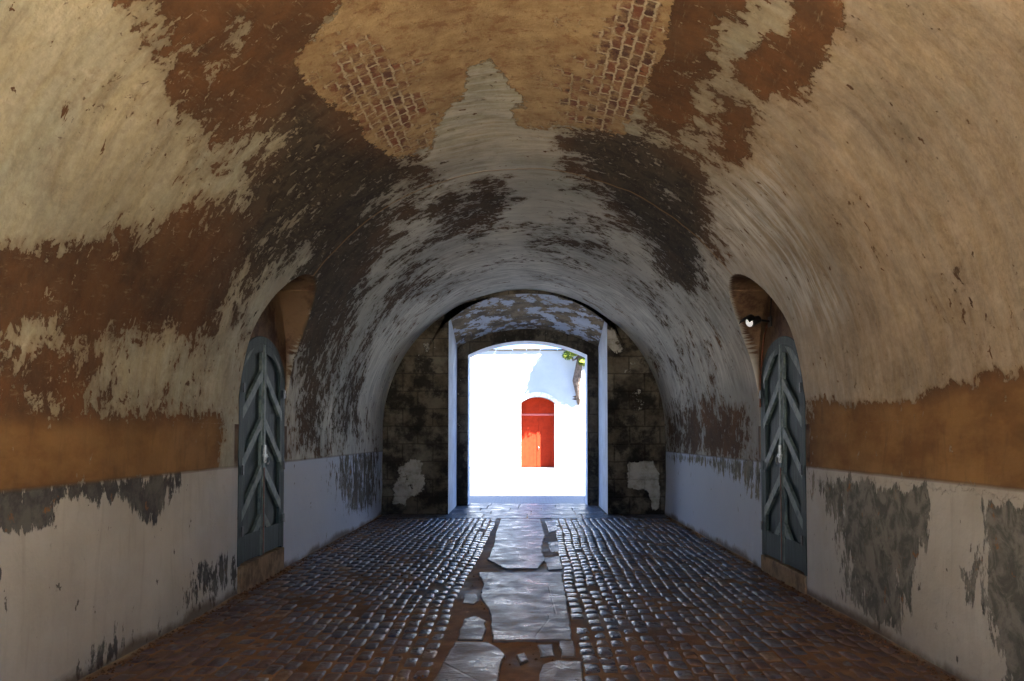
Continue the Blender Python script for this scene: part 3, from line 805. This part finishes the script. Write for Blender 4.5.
# ------------------------------------------------------------------ far facade with the red door
YF = 42.0; RX0, RX1 = -.20, 1.53; RSP, RTOP = 3.32, 3.62; RD = .8
rcx, rhw = (RX0 + RX1) / 2, (RX1 - RX0) / 2
rd = arch_line(rhw, RSP, RTOP, cx=rcx)
WT = 6.0
outl = [(x + (rcx if 0 else 0), z) for x, z in big_outline(rd, 26, WT)]
ring = lerp_lines(at_y(rd, YF), at_y(outl, YF), 60)
# grade rows so that they are dense near the door
V, F = loft(ring)
sx, sz = V[:, 0], V[:, 2]
su, sv = project(V[:, 0], V[:, 1], V[:, 2])
stain = paint(su, sv, 0, [(.9, 2.5, [(573,395),(580,395),(579,412),(577,432),(575,432),(575,412)])])
facade = struct(mesh('wall_far_facade', V, F[:, ::-1], M_FACADE, attrs=dict(stain=stain)))
V, F = loft(lerp_lines(at_y(rd, YF), at_y(rd, YF + RD + .05), 4)); struct(mesh('wall_far_reveal', V, F, M_FACADE, attrs=dict(stain=np.zeros(len(V)))))
# white stone surround, a course of worn coping
sm = MB(); o_, i_ = arch_line(rhw + .22, RSP, RTOP + .24, cx=rcx), rd
nn_ = len(o_)
for t in (YF - .03, YF + .01):
    sm.v += [(x, t, z) for x, z in o_] + [(x, t, z) for x, z in i_]
for i in range(nn_ - 1):
    s = 2 * nn_; sm.f += [(i, i + 1, nn_ + i + 1, nn_ + i), (i, s + i, s + i + 1, i + 1), (nn_ + i, nn_ + i + 1, s + nn_ + i + 1, s + nn_ + i)]
struct(mesh('trim_far_surround', sm.v, sm.f, simple('pale_surround', (222, 218, 208), .85), None))
cp = MB(); x = -26
while x < 26:
    w = random.uniform(.5, .9)
    cp.box(x + .01, min(x + w, 26) - .01, YF - .10 - random.uniform(0, .03), YF + .45, WT - .01, WT + .05 + random.uniform(-.015, .03)); x += w
struct(cp.build('trim_far_coping', simple('mossy_coping', (62, 54, 42), .95, .2, 0, .4, 5), None, .02))
struct(MB().box(-26, 26, YF + .02 + RD + .06, YF + 1.2, -.03, WT - .02).build('wall_far_core', M_MASON))
rdoor = struct(empty('door_3', (rcx, YF + RD, 0)))
mp3 = lambda p, q, t: (p, t, q)
def red_poly(hw, sp, top):
    return [(x, z) for x, z in arch_line(hw, sp, top, 1, 16)]
for k_ in (-1, 1):
    P = clip_halfplane(red_poly(rhw, RSP, RTOP), k_, 0, .006)
    leaf = MB().prism(P, -.06, 0, mp3).build('door_leaf', M_RED, rdoor, .004)
    for xx in (.22, .44, .66):
        MB().box(k_ * xx - .006, k_ * xx + .006, -.066, -.058, .04, 2.62).build('board_groove', M_RED, leaf)
MB().box(-rhw + .01, rhw - .01, -.10, -.06, 2.66, 2.76).build('cross_rail', M_REDBAR, rdoor, .008)
MB().box(-.035, .035, -.085, -.06, .02, RTOP - .06).build('astragal', M_RED, rdoor, .006)
MB().tube([(.10 * 0 + .06, -.07, 1.02), (.06, -.13, 1.02), (.06, -.13, .92)], .022).build('door_handle', M_IRON, rdoor, smooth=True)

# tree rooted in the top of the far wall, leaning out over the plaza
tr = tag(empty('tree', (2.75, YF - .2, 3.7)), 'leafy tree rooted in the top right of the bright wall beyond the archway', 'tree')
tb = MB()
tb.tube([(.0, .25, -.5), (-.05, -.02, 0.0), (-.12, -.15, .7), (.0, -.35, 1.5), (.05, -.8, 2.4), (-.1, -1.3, 3.4)], [.04, .11, .21, .17, .16, .12], 10)
for a_ in ((-.9, -1.6, 4.0), (.9, -1.3, 4.2), (.3, -2.0, 4.6), (-.4, -.6, 3.9), (.6, -.5, 2.4), (-.6, -.7, 2.3)):
    tb.tube([(0, -.6, 1.9), (a_[0] * .5, a_[1] * .6, a_[2] * .75), a_], [.09, .06, .03], 7)
tb.build('trunk', M_BARK, tr, smooth=True)
lm = Mat('tree_leaves'); lo = lm.coord('Object')
lc = lm.mix(lm.attr('tone'), lin(60, 96, 48), lin(150, 150, 50))
lm.done(lc, .6, spec=.3)
lv_, lf, lt = [], [], []
blobs = [((-.2, -1.1, 3.85), .95, 1500), ((.75, -1.0, 4.0), .9, 1000), ((-.95, -.8, 3.3), .45, 400), ((.1, -.9, 2.55), .42, 420), ((.38, -.55, 2.0), .3, 260), ((-.75, -1.1, 3.4), .6, 500), ((-.35, -.75, 2.15), .34, 320), ((-.62, -.7, 1.95), .28, 200), ((.2, -.6, 1.65), .28, 200)]
for (bx, by, bz), br, nl in blobs:
    for _ in range(nl):
        d = Vector(rng.normal(size=3)).normalized() * br * (rng.random() ** .45)
        c = Vector((bx, by, bz)) + Vector((d.x, d.y, d.z * .8))
        a_ = Vector(rng.normal(size=3)).normalized(); b_ = a_.orthogonal().normalized(); L = rng.uniform(.08, .15); W = L * .35
        i = len(lv_); lv_ += [tuple(c - a_ * L), tuple(c + b_ * W), tuple(c + a_ * L), tuple(c - b_ * W)]; lf.append((i, i + 1, i + 2, i + 3)); lt += [rng.random()] * 4
mesh('crown', lv_, lf, lm.m, tr, attrs=dict(tone=lt))

# ------------------------------------------------------------------ drifted earth along the foot of the walls
dv, df, dt = [], [], []
for _ in range(1500):
    s = random.choice((-1, 1)); y = random.uniform(4.5, 16.5)
    d = abs(random.gauss(0, .07)) + .02; x = s * (R0 - d - .01)
    if random.random() < .25: x = random.uniform(-2.8, 2.8)
    r = random.uniform(.006, .018) * (1.3 if random.random() < .1 else 1); i = len(dv)
    a0 = random.uniform(0, pi); z0 = .004
    for a_ in range(5):
        dv.append((x + r * cos(a0 + a_ * 1.257) * random.uniform(.7, 1.3), y + r * sin(a0 + a_ * 1.257) * random.uniform(.7, 1.6), z0 - .006))
    dv.append((x, y, z0 + r * .5))
    df += [(i + j, i + (j + 1) % 5, i + 5) for j in range(5)]
crumbs = mesh('fallen_plaster_crumbs', dv, df, simple('crumbs', (120, 84, 54), .9, .2, 0, .5, 30))
tag(crumbs, 'crumbs of fallen plaster and earth scattered along the foot of the walls', 'debris', None, 'stuff')

# ------------------------------------------------------------------ light
az, el = radians(43), radians(55.6)
sd = bpy.data.lights.new('sun', 'SUN'); sd.energy = 80; sd.color = (1.0, .975, .93); sd.angle = radians(.5)
so = bpy.data.objects.new('sun', sd); COL.objects.link(so)
trav = Vector((-sin(az) * cos(el), cos(az) * cos(el), -sin(el)))
so.rotation_euler = trav.to_track_quat('-Z', 'Y').to_euler(); so.location = (10, -10, 20)
w = bpy.data.worlds.new('sky'); scene.world = w; w.use_nodes = True
nt = w.node_tree; bg = nt.nodes['Background']
tc = nt.nodes.new('ShaderNodeTexCoord'); sp = nt.nodes.new('ShaderNodeSeparateXYZ'); nt.links.new(tc.outputs['Generated'], sp.inputs[0])
rmp = nt.nodes.new('ShaderNodeValToRGB'); nt.links.new(sp.outputs[2], rmp.inputs[0])
rmp.color_ramp.elements[0].color = (.40, .64, 1.0, 1); rmp.color_ramp.elements[0].position = 0
rmp.color_ramp.elements[1].color = (.13, .34, 1.0, 1); rmp.color_ramp.elements[1].position = .8
nt.links.new(rmp.outputs[0], bg.inputs['Color']); bg.inputs['Strength'].default_value = 3.6

# ------------------------------------------------------------------ camera and view
cam = bpy.data.cameras.new('camera'); co = bpy.data.objects.new('camera', cam); COL.objects.link(co)
co.location = (CX, 0, CH); co.rotation_euler = (radians(90) + PITCH, 0, 0)
cam.sensor_width = 36; cam.lens = FPX * 36 / 1024
cam.shift_x = -(U0 - 512) / 1024; cam.shift_y = (V0 - 340.5) / 1024
cam.clip_end = 300
scene.camera = co
vs = scene.view_settings; vs.view_transform = 'Standard'; vs.look = 'None'; vs.gamma = 1; vs.use_curve_mapping = False; vs.exposure = 0.0
scene.cycles.use_denoising = True
scene.cycles.max_bounces = 12; scene.cycles.diffuse_bounces = 8; scene.cycles.glossy_bounces = 4
scene.cycles.sample_clamp_indirect = 0; scene.cycles.use_adaptive_sampling = False
